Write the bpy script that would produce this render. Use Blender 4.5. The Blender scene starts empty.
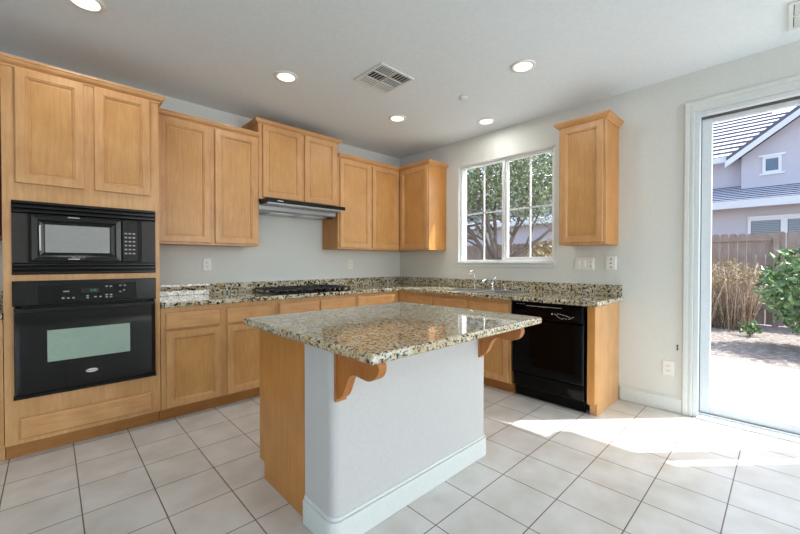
import bpy, math, random
from mathutils import Vector, Matrix
C = bpy.context.scene.collection
S = bpy.context.scene
PI = math.pi

# ------------------------------------------------------------ camera
cam_d = bpy.data.cameras.new('camera'); cam = bpy.data.objects.new('camera', cam_d); C.objects.link(cam)
cam_d.sensor_width = 36; cam_d.lens = 366.6 / 800 * 36; cam_d.clip_end = 300; cam_d.clip_start = .05
cam.location = (-3.662, -3.844, 1.216)
_a, _b = math.radians(46.377), math.radians(-.695)
_dir = Vector((math.cos(_a)*math.cos(_b), math.sin(_a)*math.cos(_b), math.sin(_b)))
cam.rotation_euler = _dir.to_track_quat('-Z', 'Y').to_euler()
S.camera = cam

# ------------------------------------------------------------ world, sun, added fill lamps, exposure
S.view_settings.view_transform = 'Standard'; S.view_settings.look = 'None'
S.view_settings.gamma = 1; S.view_settings.use_curve_mapping = False
S.view_settings.exposure = -0.04
w = bpy.data.worlds.new('world'); S.world = w; w.use_nodes = True
wn = w.node_tree.nodes; wl = w.node_tree.links
sky = wn.new('ShaderNodeTexSky'); sky.sky_type = 'NISHITA'; sky.sun_disc = False
sky.sun_elevation = math.radians(53.4); sky.sun_rotation = math.radians(131); sky.dust_density = 3.0; sky.air_density = 1.2
wn['Background'].inputs['Strength'].default_value = 0.55
wl.new(sky.outputs[0], wn['Background'].inputs['Color'])
SUNV = Vector((-1, .883, -1.796)).normalized()
sd = bpy.data.lights.new('sun', 'SUN'); sd.energy = 9.0; sd.angle = math.radians(.6); sd.color = (1, .975, .94)
so = bpy.data.objects.new('sun', sd); C.objects.link(so); so.location = (10, -9, 18)
so.rotation_euler = SUNV.to_track_quat('-Z', 'Y').to_euler()
def area(name, loc, d, sx, sy, e, col=(1, 1, 1)):
    l = bpy.data.lights.new(name, 'AREA'); l.shape = 'RECTANGLE'; l.size = sx; l.size_y = sy; l.energy = e; l.color = col
    o = bpy.data.objects.new(name, l); C.objects.link(o); o.location = loc
    o.rotation_euler = Vector(d).to_track_quat('-Z', 'Z').to_euler(); return o
# fill lamps added to brighten the kitchen, set at assumed family room windows
area('fill_rear', (-6.1, -7.68, 1.35), (0, 1, 0), 2.6, 2.2, 55, (.90, .95, 1))
area('fill_rear', (-1.05, -7.68, 1.35), (0, 1, 0), 1.4, 2.2, 100, (.90, .95, 1))
area('fill_left', (-7.68, -4.4, 1.35), (1, 0, 0), 4.0, 2.2, 5, (.86, .94, 1))
LAMP_W = 3.6
try:
    S.cycles.use_denoising = True; S.cycles.max_bounces = 10; S.cycles.diffuse_bounces = 6
    S.cycles.transparent_max_bounces = 16; S.cycles.sample_clamp_indirect = 6; S.cycles.caustics_reflective = False
except Exception: pass

# ------------------------------------------------------------ materials
def lin(c):
    return tuple(((v/255)/12.92 if v/255 <= .04045 else ((v/255+.055)/1.055)**2.4) for v in c) + (1,)
def newmat(name, rough=.5, metal=0, col=None, spec=None):
    m = bpy.data.materials.new(name); m.use_nodes = True
    b = m.node_tree.nodes['Principled BSDF']
    b.inputs['Roughness'].default_value = rough; b.inputs['Metallic'].default_value = metal
    if col: b.inputs['Base Color'].default_value = lin(col)
    if spec is not None: b.inputs['Specular IOR Level'].default_value = spec
    return m, m.node_tree.nodes, m.node_tree.links, b
def coords(n, l, scale=(1, 1, 1), kind='Object', loc=(0, 0, 0)):
    t = n.new('ShaderNodeTexCoord'); mp = n.new('ShaderNodeMapping')
    mp.inputs['Scale'].default_value = scale; mp.inputs['Location'].default_value = loc
    l.new(t.outputs[kind], mp.inputs[0]); return mp.outputs[0]
def noise(n, l, v, scale, detail=3, rough=.5, dist=0):
    t = n.new('ShaderNodeTexNoise'); t.inputs['Scale'].default_value = scale; t.inputs['Detail'].default_value = detail
    t.inputs['Roughness'].default_value = rough; t.inputs['Distortion'].default_value = dist
    l.new(v, t.inputs['Vector']); return t.outputs['Fac']
def ramp(n, l, f, stops, interp='LINEAR'):
    r = n.new('ShaderNodeValToRGB'); r.color_ramp.interpolation = interp
    e = r.color_ramp.elements
    while len(e) < len(stops): e.new(.5)
    for i, (p, c) in enumerate(stops): e[i].position = p; e[i].color = lin(c)
    l.new(f, r.inputs[0]); return r.outputs[0]
def bump(n, l, b, h, st, dist=.01):
    t = n.new('ShaderNodeBump'); t.inputs['Strength'].default_value = st; t.inputs['Distance'].default_value = dist
    l.new(h, t.inputs['Height']); l.new(t.outputs[0], b.inputs['Normal'])
def mix(n, l, f, a, b, mode='MIX'):
    t = n.new('ShaderNodeMix'); t.data_type = 'RGBA'; t.blend_type = mode
    for s, v in ((0, f), (6, a), (7, b)):
        if isinstance(v, (int, float)): t.inputs[s].default_value = v
        elif isinstance(v, tuple): t.inputs[s].default_value = lin(v)
        else: l.new(v, t.inputs[s])
    return t.outputs[2]
def wood(name, c1, c2, c3, sc=(14, 14, 1.2), rough=.38):
    m, n, l, b = newmat(name, rough)
    v = coords(n, l, sc); f = noise(n, l, v, 4.5, 6, .65, .5)
    col = ramp(n, l, f, [(.22, c1), (.5, c2), (.80, c3)])
    v2 = coords(n, l, (3, 3, 2), loc=(4, 1, 7)); f2 = noise(n, l, v2, 2.2, 3, .5)
    blot = ramp(n, l, f2, [(.35, (240, 235, 227)), (.65, (255, 255, 255))])
    l.new(mix(n, l, 1.0, col, blot, 'MULTIPLY'), b.inputs['Base Color'])
    bump(n, l, b, f, .04, .004)
    return m
def plain(name, col, rough=.5, metal=0, bs=None, bst=.1, spec=None, var=0):
    m, n, l, b = newmat(name, rough, metal, col, spec)
    v = coords(n, l)
    f = noise(n, l, v, bs or 40, 3)
    c2 = tuple(max(0, c - 2 - var) for c in col); c3 = tuple(min(255, c + 2 + var) for c in col)
    l.new(ramp(n, l, f, [(.35, c2), (.65, c3)]), b.inputs['Base Color'])
    if bs: bump(n, l, b, f, bst, .004)
    return m
M = {}
M['maple'] = wood('maple_wood', (188, 138, 88), (203, 156, 104), (215, 171, 120))
M['maple_h'] = wood('maple_wood_across', (188, 136, 86), (203, 154, 102), (215, 169, 118), (1.2, 14, 14))
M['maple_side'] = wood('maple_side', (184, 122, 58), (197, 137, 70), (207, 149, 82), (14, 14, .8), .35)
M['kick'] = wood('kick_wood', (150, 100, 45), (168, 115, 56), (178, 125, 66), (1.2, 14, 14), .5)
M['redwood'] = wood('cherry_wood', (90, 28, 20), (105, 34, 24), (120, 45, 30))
M['wall'] = plain('wall_paint', (212, 215, 211), .75, 0, 55, .25)
M['ceil'] = plain('ceiling_paint', (226, 235, 240), .85, 0, 40, .25)
M['trim'] = plain('white_trim', (214, 219, 217), .45)
M['vinyl'] = plain('white_vinyl', (226, 230, 232), .6, spec=.2)
M['door_vinyl_shaded'] = plain('shaded_white_vinyl', (212, 218, 222), .6, spec=.2)  # white vinyl greyed; shade on the backlit door put into the colour
M['wall_island_shaded'] = plain('shaded_wall_paint', (198, 197, 196), .8, 0, 90, .45)  # wall paint darkened; shade on the half wall put into the colour
M['corbel'] = wood('corbel_wood', (164, 98, 40), (178, 112, 50), (190, 124, 60), (14, 14, 2))
M['maple_panel'] = wood('maple_panel', (184, 134, 76), (198, 149, 90), (209, 163, 106))
M['gap'] = plain('rubber_strip', (92, 88, 88), .7)
M['plate'] = plain('white_plastic', (232, 232, 226), .35)
M['dark'] = plain('dark_slot', (28, 26, 25), .7)
M['black'] = plain('black_enamel', (12, 11, 11), .25, spec=.3)
M['black_gloss'] = plain('black_glass', (6, 5, 5), .05, spec=.45)
M['black_satin'] = plain('black_satin', (24, 22, 21), .4, spec=.25)
M['charcoal'] = plain('charcoal_trim', (50, 46, 44), .4, spec=.25)
M['dw'] = plain('dishwasher_black', (2, 2, 4), .07, spec=.16)
M['iron'] = plain('cast_iron', (16, 17, 22), .45)
M['chrome'] = plain('chrome', (225, 226, 228), .08, 1)
M['steel'] = plain('brushed_steel', (205, 207, 208), .28, 1)
M['hoodgrey'] = plain('grey_metal', (172, 174, 176), .4, .6)
M['mw_glass'] = plain('microwave_glass', (150, 152, 150), .2)  # flat grey stands for the reflection in the window
M['oven_glass'] = plain('oven_glass', (146, 168, 154), .1, spec=.6)  # greenish base colour imitates the floor reflected in the window
M['button'] = plain('grey_print', (150, 150, 150), .5)
M['keypad'] = plain('white_print', (196, 197, 199), .5)
M['badge'] = plain('silver_badge', (215, 215, 215), .3, .3)
M['lens_ring'] = plain('lamp_trim', (238, 236, 230), .4)
M['slot_brown'] = plain('vent_slot', (60, 48, 48), .8)
def emis(name, col, st):
    m, n, l, b = newmat(name, .5, 0, (0, 0, 0)); b.inputs['Emission Color'].default_value = lin(col); b.inputs['Emission Strength'].default_value = st
    return m
M['lens'] = emis('lamp_lens', (255, 246, 228), 2.2)
M['led'] = emis('teal_display', (90, 200, 180), .55)
def glass():
    m = bpy.data.materials.new('window_glass'); m.use_nodes = True; n = m.node_tree.nodes; l = m.node_tree.links
    n.remove(n['Principled BSDF']); t = n.new('ShaderNodeBsdfTransparent'); g = n.new('ShaderNodeBsdfGlossy')
    g.inputs['Roughness'].default_value = .02; lw = n.new('ShaderNodeLayerWeight'); lw.inputs[0].default_value = .5
    pw = n.new('ShaderNodeMath'); pw.operation = 'POWER'; l.new(lw.outputs['Facing'], pw.inputs[0]); pw.inputs[1].default_value = 5
    f = n.new('ShaderNodeMath'); f.operation = 'MULTIPLY_ADD'; l.new(pw.outputs[0], f.inputs[0]); f.inputs[1].default_value = .35; f.inputs[2].default_value = .01
    t.inputs[0].default_value = (.97, .98, .98, 1)
    x = n.new('ShaderNodeMixShader'); l.new(f.outputs[0], x.inputs[0]); l.new(t.outputs[0], x.inputs[1]); l.new(g.outputs[0], x.inputs[2])
    l.new(x.outputs[0], n['Material Output'].inputs[0]); return m
M['glass'] = glass()
def granite(name, base, tan, darkc, s=1.0, th=.5):
    m, n, l, b = newmat(name, .035); b.inputs['Specular IOR Level'].default_value = .65
    v = coords(n, l)
    f1 = noise(n, l, v, 34*s, 4, .65, .8); f2 = noise(n, l, v, 75*s, 4, .7); f3 = noise(n, l, coords(n, l, loc=(3, 5, 2)), 9*s, 3, .6, 1.0)
    c = ramp(n, l, f3, [(.36, base), (.60, tan)])
    c2 = mix(n, l, ramp(n, l, f1, [(.38, (255, 255, 255)), (.46, (0, 0, 0))]), c, (88, 78, 66))
    vo = n.new('ShaderNodeTexVoronoi'); vo.inputs['Scale'].default_value = 95*s; l.new(v, vo.inputs['Vector'])
    light = ramp(n, l, f2, [(.56, (0, 0, 0)), (.62, (255, 255, 255))])
    c3 = mix(n, l, light, c2, (226, 222, 204))
    f4 = noise(n, l, coords(n, l, loc=(9, 2, 4)), 48*s, 3, .6, .5)
    c4 = mix(n, l, ramp(n, l, f4, [(th, (0, 0, 0)), (th + .05, (255, 255, 255))]), c3, darkc)
    l.new(c4, b.inputs['Base Color']); return m
M['granite'] = granite('granite', (206, 202, 184), (182, 166, 128), (28, 26, 23), 1.1, .52)
M['granite_island'] = granite('granite_island', (208, 203, 186), (190, 168, 126), (42, 35, 27), 1.5, .545)
def tiles():
    m, n, l, b = newmat('floor_tile', .32)
    v = coords(n, l, loc=(3.561, 2.740, 0))
    t = n.new('ShaderNodeTexBrick'); t.offset = 0; t.squash = 1
    t.inputs['Scale'].default_value = 1; t.inputs['Brick Width'].default_value = .295; t.inputs['Row Height'].default_value = .3055
    t.inputs['Mortar Size'].default_value = .0028; t.inputs['Mortar Smooth'].default_value = .1; t.inputs['Bias'].default_value = 0
    t.inputs['Color1'].default_value = lin((218, 216, 212)); t.inputs['Color2'].default_value = lin((222, 220, 216)); t.inputs['Mortar'].default_value = lin((112, 92, 76))
    l.new(v, t.inputs['Vector'])
    f = noise(n, l, coords(n, l), 5, 4)
    cl = ramp(n, l, f, [(.35, (236, 233, 228)), (.65, (255, 255, 255))])
    l.new(mix(n, l, 1.0, t.outputs['Color'], cl, 'MULTIPLY'), b.inputs['Base Color'])
    inv = n.new('ShaderNodeMath'); inv.operation = 'SUBTRACT'; inv.inputs[0].default_value = 1; l.new(t.outputs['Fac'], inv.inputs[1])
    bump(n, l, b, inv.outputs[0], .35, .003); return m
M['tile'] = tiles()
def gravel():
    m, n, l, b = newmat('gravel', .9)
    v = coords(n, l); vo = n.new('ShaderNodeTexVoronoi'); vo.inputs['Scale'].default_value = 26; l.new(v, vo.inputs['Vector'])
    f = noise(n, l, v, 9, 6, .7)
    c = ramp(n, l, f, [(.3, (92, 82, 78)), (.5, (140, 130, 124)), (.7, (178, 170, 163))])
    l.new(c, b.inputs['Base Color']); bump(n, l, b, vo.outputs['Distance'], 1.0, .03); return m
M['gravel'] = gravel()
M['concrete'] = plain('concrete', (170, 166, 158), .8, 0, 12, .2, var=5)
M['fence'] = wood('weathered_fence', (136, 116, 108), (164, 144, 136), (186, 168, 160), (14, 14, 1), .85)
M['stucco'] = plain('grey_stucco', (200, 194, 202), .9, 0, 30, .4, var=3)
M['stucco2'] = plain('pale_stucco', (200, 200, 204), .9, 0, 30, .4, var=3)
M['fascia'] = plain('white_fascia', (232, 232, 236), .6)
M['blind'] = plain('window_blind', (150, 156, 164), .4)
M['pane_dark'] = plain('house_pane', (96, 112, 134), .15)
def rooft():
    m, n, l, b = newmat('roof_tile', .8)
    v = coords(n, l, (1, 1, 1)); f = noise(n, l, v, 6, 3)
    l.new(ramp(n, l, f, [(.35, (214, 210, 214)), (.65, (232, 230, 234))]), b.inputs['Base Color']); return m
M['roof'] = rooft()
M['roof_edge'] = plain('roof_tile_edge', (104, 100, 112), .9)
M['bark'] = wood('bark', (96, 86, 80), (124, 114, 106), (152, 142, 134), (20, 20, 4), .9)
def leafm(name, c1, c2, c3, rough=.5):
    m, n, l, b = newmat(name, rough); v = coords(n, l); f = noise(n, l, v, 12, 4, .8)
    l.new(ramp(n, l, f, [(.3, c1), (.5, c2), (.68, c3)]), b.inputs['Base Color'])
    try: b.inputs['Transmission Weight'].default_value = 0
    except Exception: pass
    return m
M['leaf_tree'] = leafm('tree_leaf', (78, 92, 62), (128, 142, 104), (196, 204, 172))
M['leaf_bush'] = leafm('bush_leaf', (48, 80, 48), (96, 130, 78), (180, 204, 140), .25)
M['dry'] = leafm('dry_stem', (140, 116, 96), (178, 152, 130), (212, 194, 170), .9)
M['dry_leaf'] = leafm('dry_leaf', (128, 122, 84), (168, 152, 116), (208, 194, 160), .9)

# ------------------------------------------------------------ mesh builder
class MB:
    def __init__(s): s.v = []; s.f = []; s.m = []; s.s = []
    def add(s, vs, fs, mi=0, sm=False):
        o = len(s.v); s.v += [tuple(p) for p in vs]
        for f in fs: s.f.append([i + o for i in f]); s.m.append(mi); s.s.append(sm)
        return s
    def box(s, x0, x1, y0, y1, z0, z1, mi=0):
        x0, x1 = sorted((x0, x1)); y0, y1 = sorted((y0, y1)); z0, z1 = sorted((z0, z1))
        return s.add([(x0, y0, z0), (x1, y0, z0), (x1, y1, z0), (x0, y1, z0), (x0, y0, z1), (x1, y0, z1), (x1, y1, z1), (x0, y1, z1)],
              [(0, 3, 2, 1), (4, 5, 6, 7), (0, 1, 5, 4), (1, 2, 6, 5), (2, 3, 7, 6), (3, 0, 4, 7)], mi)
    def rings(s, x0, x1, z0, z1, y, prof, mi=0, capm=None, z0e=0):
        """front-facing (-y) panel made of nested rectangles; prof = (inset, out)"""
        vs = []
        for i, o in prof:
            vs += [(x0+i, y-o, z0+i), (x1-i, y-o, z0+i), (x1-i, y-o, z1-i), (x0+i, y-o, z1-i)]
        fs = []
        for k in range(len(prof)-1):
            a = 4*k
            for j in range(4):
                fs.append((a+j, a+(j+1) % 4, a+4+(j+1) % 4, a+4+j))
        s.add(vs, fs, mi)
        a = 4*(len(prof)-1); o = len(s.v) - len(vs)
        s.f.append([o+a, o+a+1, o+a+2, o+a+3]); s.m.append(mi if capm is None else capm); s.s.append(False)
        s.f.append([o+3, o+2, o+1, o]); s.m.append(mi); s.s.append(False)
        return s
    def prism(s, pts, d, ax='x', d0=0, mi=0):
        """pts 2D outline extruded from d0 to d along ax. ax x: pts=(y,z); y: (x,z); z: (x,y)"""
        def P(p, t): return (t, p[0], p[1]) if ax == 'x' else (p[0], t, p[1]) if ax == 'y' else (p[0], p[1], t)
        n = len(pts)
        vs = [P(p, d0) for p in pts] + [P(p, d) for p in pts]
        fs = [tuple(range(n-1, -1, -1)), tuple(range(n, 2*n))] + [(i, (i+1) % n, n+(i+1) % n, n+i) for i in range(n)]
        return s.add(vs, fs, mi)
    def tube(s, pts, r, seg=10, mi=0, cap=True):
        pts = [Vector(p) for p in pts]; n = len(pts); rs = r if isinstance(r, (list, tuple)) else [r]*n
        vs = []; up = None
        for i, p in enumerate(pts):
            t = (pts[min(i+1, n-1)] - pts[max(i-1, 0)]).normalized()
            if up is None:
                up = Vector((0, 0, 1)) if abs(t.z) < .9 else Vector((1, 0, 0))
            a = t.cross(up).normalized(); b = a.cross(t).normalized(); up = b
            for k in range(seg):
                q = 2*PI*k/seg; vs.append(p + a*math.cos(q)*rs[i] + b*math.sin(q)*rs[i])
        fs = [(i*seg+k, i*seg+(k+1) % seg, (i+1)*seg+(k+1) % seg, (i+1)*seg+k) for i in range(n-1) for k in range(seg)]
        s.add(vs, fs, mi, True)
        if cap:
            o = len(s.v) - len(vs)
            s.f.append([o+k for k in range(seg-1, -1, -1)]); s.m.append(mi); s.s.append(False)
            s.f.append([o+(n-1)*seg+k for k in range(seg)]); s.m.append(mi); s.s.append(False)
        return s
    def lathe(s, cx, cy, prof, seg=32, mi=0, sm=True):
        n = len(prof); vs = [(cx + r*math.cos(2*PI*k/seg), cy + r*math.sin(2*PI*k/seg), z) for r, z in prof for k in range(seg)]
        fs = [(i*seg+k, i*seg+(k+1) % seg, (i+1)*seg+(k+1) % seg, (i+1)*seg+k) for i in range(n-1) for k in range(seg)]
        s.add(vs, fs, mi, sm); o = len(s.v) - len(vs)
        s.f.append([o+k for k in range(seg-1, -1, -1)]); s.m.append(mi); s.s.append(False)
        s.f.append([o+(n-1)*seg+k for k in range(seg)]); s.m.append(mi); s.s.append(False)
        return s
    def slab(s, xs, ys, z0, z1, skip=(), mi=0):
        """grid plate with missing cells, shared vertices so that only the rim gets bevelled"""
        nx, ny = len(xs), len(ys); o = len(s.v)
        for z in (z0, z1):
            for y in ys:
                for x in xs: s.v.append((x, y, z))
        I = lambda i, j, k: o + k*nx*ny + j*nx + i
        cell = lambda i, j: 0 <= i < nx-1 and 0 <= j < ny-1 and (i, j) not in skip
        def F(*q): s.f.append(list(q)); s.m.append(mi); s.s.append(False)
        for i in range(nx-1):
            for j in range(ny-1):
                if not cell(i, j): continue
                F(I(i, j, 1), I(i+1, j, 1), I(i+1, j+1, 1), I(i, j+1, 1)); F(I(i, j, 0), I(i, j+1, 0), I(i+1, j+1, 0), I(i+1, j, 0))
                if not cell(i, j-1): F(I(i, j, 0), I(i+1, j, 0), I(i+1, j, 1), I(i, j, 1))
                if not cell(i+1, j): F(I(i+1, j, 0), I(i+1, j+1, 0), I(i+1, j+1, 1), I(i+1, j, 1))
                if not cell(i, j+1): F(I(i+1, j+1, 0), I(i, j+1, 0), I(i, j+1, 1), I(i+1, j+1, 1))
                if not cell(i-1, j): F(I(i, j+1, 0), I(i, j, 0), I(i, j, 1), I(i, j+1, 1))
        return s
    def build(s, name, mat, parent=None, bevel=0, seg=2, loc=None, off=None):
        me = bpy.data.meshes.new(name)
        vs = s.v if off is None else [(x-off[0], y-off[1], z-off[2]) for x, y, z in s.v]
        me.from_pydata(vs, [], s.f); me.validate(verbose=False)
        mats = mat if isinstance(mat, (list, tuple)) else [mat]
        for q in mats: me.materials.append(M[q])
        if len(me.polygons) == len(s.f):
            me.polygons.foreach_set('material_index', s.m); me.polygons.foreach_set('use_smooth', s.s)
        me.update()
        o = bpy.data.objects.new(name, me); C.objects.link(o)
        if parent: o.parent = parent
        if loc: o.location = loc
        if bevel:
            b = o.modifiers.new('bevel', 'BEVEL'); b.width = bevel; b.segments = seg; b.limit_method = 'ANGLE'; b.angle_limit = math.radians(40)
            if seg > 2: b.harden_normals = False
        return o
def tag(o, label=None, cat=None, group=None, kind=None):
    if label: o['label'] = label
    if cat: o['category'] = cat
    if group: o['group'] = group
    if kind: o['kind'] = kind
    return o
def thing(name, label, cat, loc=(0, 0, 0), rz=0, group=None):
    o = bpy.data.objects.new(name, None); C.objects.link(o); o.location = loc; o.rotation_euler = (0, 0, rz); o.empty_display_size = .1
    return tag(o, label, cat, group)
def struct(o): o['kind'] = 'structure'; return o
def sroot(name):
    o = bpy.data.objects.new(name, None); C.objects.link(o); return struct(o)
RB = -PI/2   # rotation of things on the right wall: local x -> world -y, local -y -> world -x
def txt(s, size, mat, parent, name, loc, shear=0):
    cu = bpy.data.curves.new(name, 'FONT'); cu.body = s; cu.size = size; cu.align_x = 'CENTER'; cu.align_y = 'CENTER'; cu.extrude = .0006; cu.shear = shear
    tmp = bpy.data.objects.new(name + '_t', cu); C.objects.link(tmp); bpy.context.view_layer.update()
    me = bpy.data.meshes.new_from_object(tmp.evaluated_get(bpy.context.evaluated_depsgraph_get()))
    bpy.data.objects.remove(tmp); me.materials.clear(); me.materials.append(M[mat])
    me.transform(Matrix.Rotation(PI/2, 4, 'X'))
    o = bpy.data.objects.new(name, me); C.objects.link(o); o.parent = parent; o.location = loc; return o

# ------------------------------------------------------------ setting
H = 2.71
XW, YS = -7.8, -7.8
struct(MB().box(XW-.1, .02, YS-.1, .12, -.1, 0).build('floor', 'tile'))
struct(MB().box(XW-.1, .16, YS-.1, .12, H, H+.12).build('ceiling', 'ceil'))
struct(MB().box(XW-.1, .16, 0, .12, 0, H).build('wall_left', 'wall'))
WY0, WY1, WZ0, WZ1 = -1.045, -2.252, 1.222, 2.395      # kitchen window
DY0, DY1, DZ1 = -3.35, -4.45, 2.385                    # sliding door
m = MB(); T = .16
m.box(0, T, 0, WY0, -.1, H); m.box(0, T, WY0, WY1, -.1, WZ0); m.box(0, T, WY0, WY1, WZ1, H); m.box(0, T, WY1, DY0, -.1, H)
m.box(0, T, DY0, DY1, DZ1, H); m.box(0, T, DY0, DY1, -.1, -.002); m.box(0, T, DY1, YS-.1, -.1, H)
struct(m.build('wall_right', 'wall'))
m = MB()      # rear wall of the family room, with two tall windows
m.box(XW, -6.9, YS-.1, YS, 0, H); m.box(-6.9, -.4, YS-.1, YS, 2.5, H); m.box(-6.9, -.4, YS-.1, YS, 0, .15); m.box(-.4, 0, YS-.1, YS, 0, H); m.box(-4.7, -1.8, YS-.1, YS, .15, 2.5)
struct(m.build('wall_rear', 'wall'))
m = MB(); m.box(XW-.1, XW, YS, -6.6, 0, H); m.box(XW-.1, XW, -2.2, 0, 0, H); m.box(XW-.1, XW, -6.6, -2.2, 2.5, H); m.box(XW-.1, XW, -6.6, -2.2, 0, .15)
struct(m.build('wall_far', 'wall'))
for i, (x0, x1) in enumerate(((-6.9, -4.7), (-1.8, -.4))):
    r = sroot('window_%d' % (i+2)); f = MB()
    for a, b in ((x0, x0+.06), (x1-.06, x1), ((x0+x1)/2-.03, (x0+x1)/2+.03)): f.box(a, b, YS-.08, YS-.02, .15, 2.5)
    f.box(x0, x1, YS-.08, YS-.02, .15, .21); f.box(x0, x1, YS-.08, YS-.02, 2.44, 2.5); f.build('window_frame', 'vinyl', r)
    MB().box(x0+.05, x1-.05, YS-.052, YS-.048, .2, 2.45).build('window_pane', 'glass', r)
r = sroot('window_4'); f = MB()
for a in (-6.6, -4.43, -2.26): f.box(XW-.08, XW-.02, a, a+.06, .15, 2.5)
f.box(XW-.08, XW-.02, -6.6, -2.2, .15, .21); f.box(XW-.08, XW-.02, -6.6, -2.2, 2.44, 2.5); f.build('window_frame', 'vinyl', r)
MB().box(XW-.052, XW-.048, -6.55, -2.25, .2, 2.45).build('window_pane', 'glass', r)

# kitchen window
r = sroot('window_1'); f = MB()
a, b = WY1+.002, WY0-.002; z0, z1 = WZ0+.002, WZ1-.002; xa, xb = .035, .115
f.box(xa, xb, b, b-.032, z0, z1); f.box(xa, xb, a, a+.036, z0, z1); f.box(xa, xb, a+.036, b-.032, z0, z0+.024); f.box(xa, xb, a+.036, b-.032, z1-.022, z1)
f.box(xa, xb, -1.632, -1.668, z0+.024, z1-.022); f.build('window_frame', 'vinyl', r, .003)
f = MB(); f.box(.05, .1, -1.668, -1.690, 1.246, 2.373); f.box(.05, .1, -2.2, -2.216, 1.246, 2.373); f.box(.05, .1, -1.690, -2.2, 1.246, 1.276); f.box(.05, .1, -1.690, -2.2, 2.357, 2.373)
f.build('sash', 'vinyl', r, .003)
g = MB(); g.box(.072, .088, -1.362, -1.378, 1.246, 2.373); g.box(.072, .088, -1.077, -1.632, 1.800, 1.816)
g.box(.066, .082, -1.945, -1.961, 1.276, 2.357); g.box(.066, .082, -1.690, -2.2, 1.802, 1.818); g.build('muntin', 'vinyl', r)
MB().box(.078, .081, -1.077, -1.632, 1.246, 2.373).box(.073, .076, -1.69, -2.2, 1.276, 2.357).build('window_pane', 'glass', r)
f = MB(); f.box(-.022, .034, -1.035, -2.265, 1.203, 1.2215); f.box(-.010, -.001, -1.045, -2.255, 1.165, 1.203); f.build('window_sill', 'trim', r, .004)
f = MB(); f.box(.001, .034, b, b-.006, z0, z1); f.box(.001, .034, a, a+.006, z0, z1); f.box(.001, .034, a+.006, b-.006, z1-.006, z1); f.build('window_reveal', 'trim', r)

# sliding door
r = sroot('door_1'); f = MB()
f.box(.0, T-.01, DY0-.001, DY0-.031, 0, DZ1-.001); f.box(.0, T-.01, DY1+.001, DY1+.028, 0, DZ1-.001); f.box(.0, T-.01, DY0-.028, DY1+.028, DZ1-.03, DZ1-.001)
f.build('door_frame', 'door_vinyl_shaded', r, .002)
f = MB(); f.box(-.035, .155, DY0-.028, DY1+.028, 0, .014); f.box(.045, .058, DY0-.028, DY1+.028, .014, .03); f.build('sill_track', 'door_vinyl_shaded', r, .002)
MB().box(.072, .1, DY0-.0315, DY0-.0345, .03, DZ1-.03).box(.048, .12, DY0-.034, DY1+.03, DZ1-.042, DZ1-.031).box(.06, .12, DY0-.034, DY1+.03, .0145, .026).build('weather_strip', 'gap', r)
f = MB()
f.box(.07, .11, -3.385, -3.447, .028, DZ1-.043); f.box(.07, .11, -4.14, -4.2, .028, DZ1-.043); f.box(.07, .11, -3.447, -4.14, .028, .086); f.box(.07, .11, -3.447, -4.14, 2.305, DZ1-.043)
f.build('panel_frame', 'door_vinyl_shaded', r, .004)
f = MB()
f.box(.115, .148, -4.205, -4.29, .028, DZ1-.043); f.box(.115, .148, -4.39, -4.42, .028, DZ1-.043); f.box(.115, .148, -4.29, -4.39, .028, .086); f.box(.115, .148, -4.29, -4.39, 2.305, DZ1-.043)  # unseen narrow second panel, sized to shape the sun strip on the floor
f.build('panel_frame', 'door_vinyl_shaded', r, .004)
MB().box(.088, .092, -3.447, -4.14, .086, 2.305).box(.13, .134, -4.29, -4.39, .086, 2.305).build('door_pane', 'glass', r)
f = MB()
def casing(f, y0, y1, z0, z1): f.box(-.014, 0, y0, y1, z0, z1)
f.box(-.012, -.0005, -3.285, -3.35, 0, 2.475); f.box(-.020, -.012, -3.290, -3.318, 0, 2.470); f.box(-.016, -.012, -3.330, -3.348, 0, 2.39)
f.box(-.012, -.0005, -3.35, -4.52, 2.386, 2.475); f.box(-.020, -.012, -3.318, -4.515, 2.442, 2.470); f.box(-.016, -.012, -3.348, -4.45, 2.386, 2.402)
f.box(-.012, -.0005, -4.45, -4.52, 0, 2.386)
struct(f.build('trim_1', 'trim', None, .002))
def baseb(name, f): return struct(f.build(name, 'trim', None, .004))
baseb('baseboard_right', MB().box(-.014, -.0005, -2.842, -3.284, .001, .118).box(-.009, -.0005, -2.842, -3.284, .118, .132))
baseb('baseboard_right_rear', MB().box(-.014, -.0005, -4.522, YS+.001, .001, .13))

# ------------------------------------------------------------ cabinetry
DOOR = [(0, 0), (0, .016), (.003, .019), (.046, .019), (.048, .0135), (.054, .0135), (.061, .004), (.068, .004), (.070, .007)]
DRAW = [(0, 0), (0, .011), (.004, .0155), (.010, .0185), (.014, .019)]
def door(x0, x1, z0, z1, y, p, name='door'):
    o = MB().rings(x0, x1, z0, z1, y, DOOR, 0, 1).build(name, ['maple', 'maple_panel'], p); return o
def drawer(x0, x1, z0, z1, y, p, name='drawer'):
    return MB().rings(x0, x1, z0, z1, y, DRAW).build(name, 'maple_h', p)
CP = [(0, 0), (.006, 0), (.008, .009), (.015, .014), (.025, .021), (.032, .031), (.034, .038), (.040, .040), (.040, .052), (0, .052)]
def crown(x0, x1, yf, z, p, L=1, R=1, yb=-.002):
    m = MB(); vs = []
    for o, dz in CP:
        xl = x0 - o*L; xr = x1 + o*R
        vs += [(xl, yb, z+dz), (xl, yf-o, z+dz), (xr, yf-o, z+dz), (xr, yb, z+dz)]
    fs = []
    for k in range(len(CP)-1):
        for j in range(3): fs.append((4*k+j, 4*k+j+1, 4*k+5+j, 4*k+4+j))
        fs.append((4*k+3, 4*k, 4*k+4, 4*k+7))
    n = 4*(len(CP)-1); fs += [(n, n+1, n+2, n+3), (3, 2, 1, 0)]
    m.add(vs, fs); return m.build('crown_moulding', 'maple_h', p)
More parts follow.
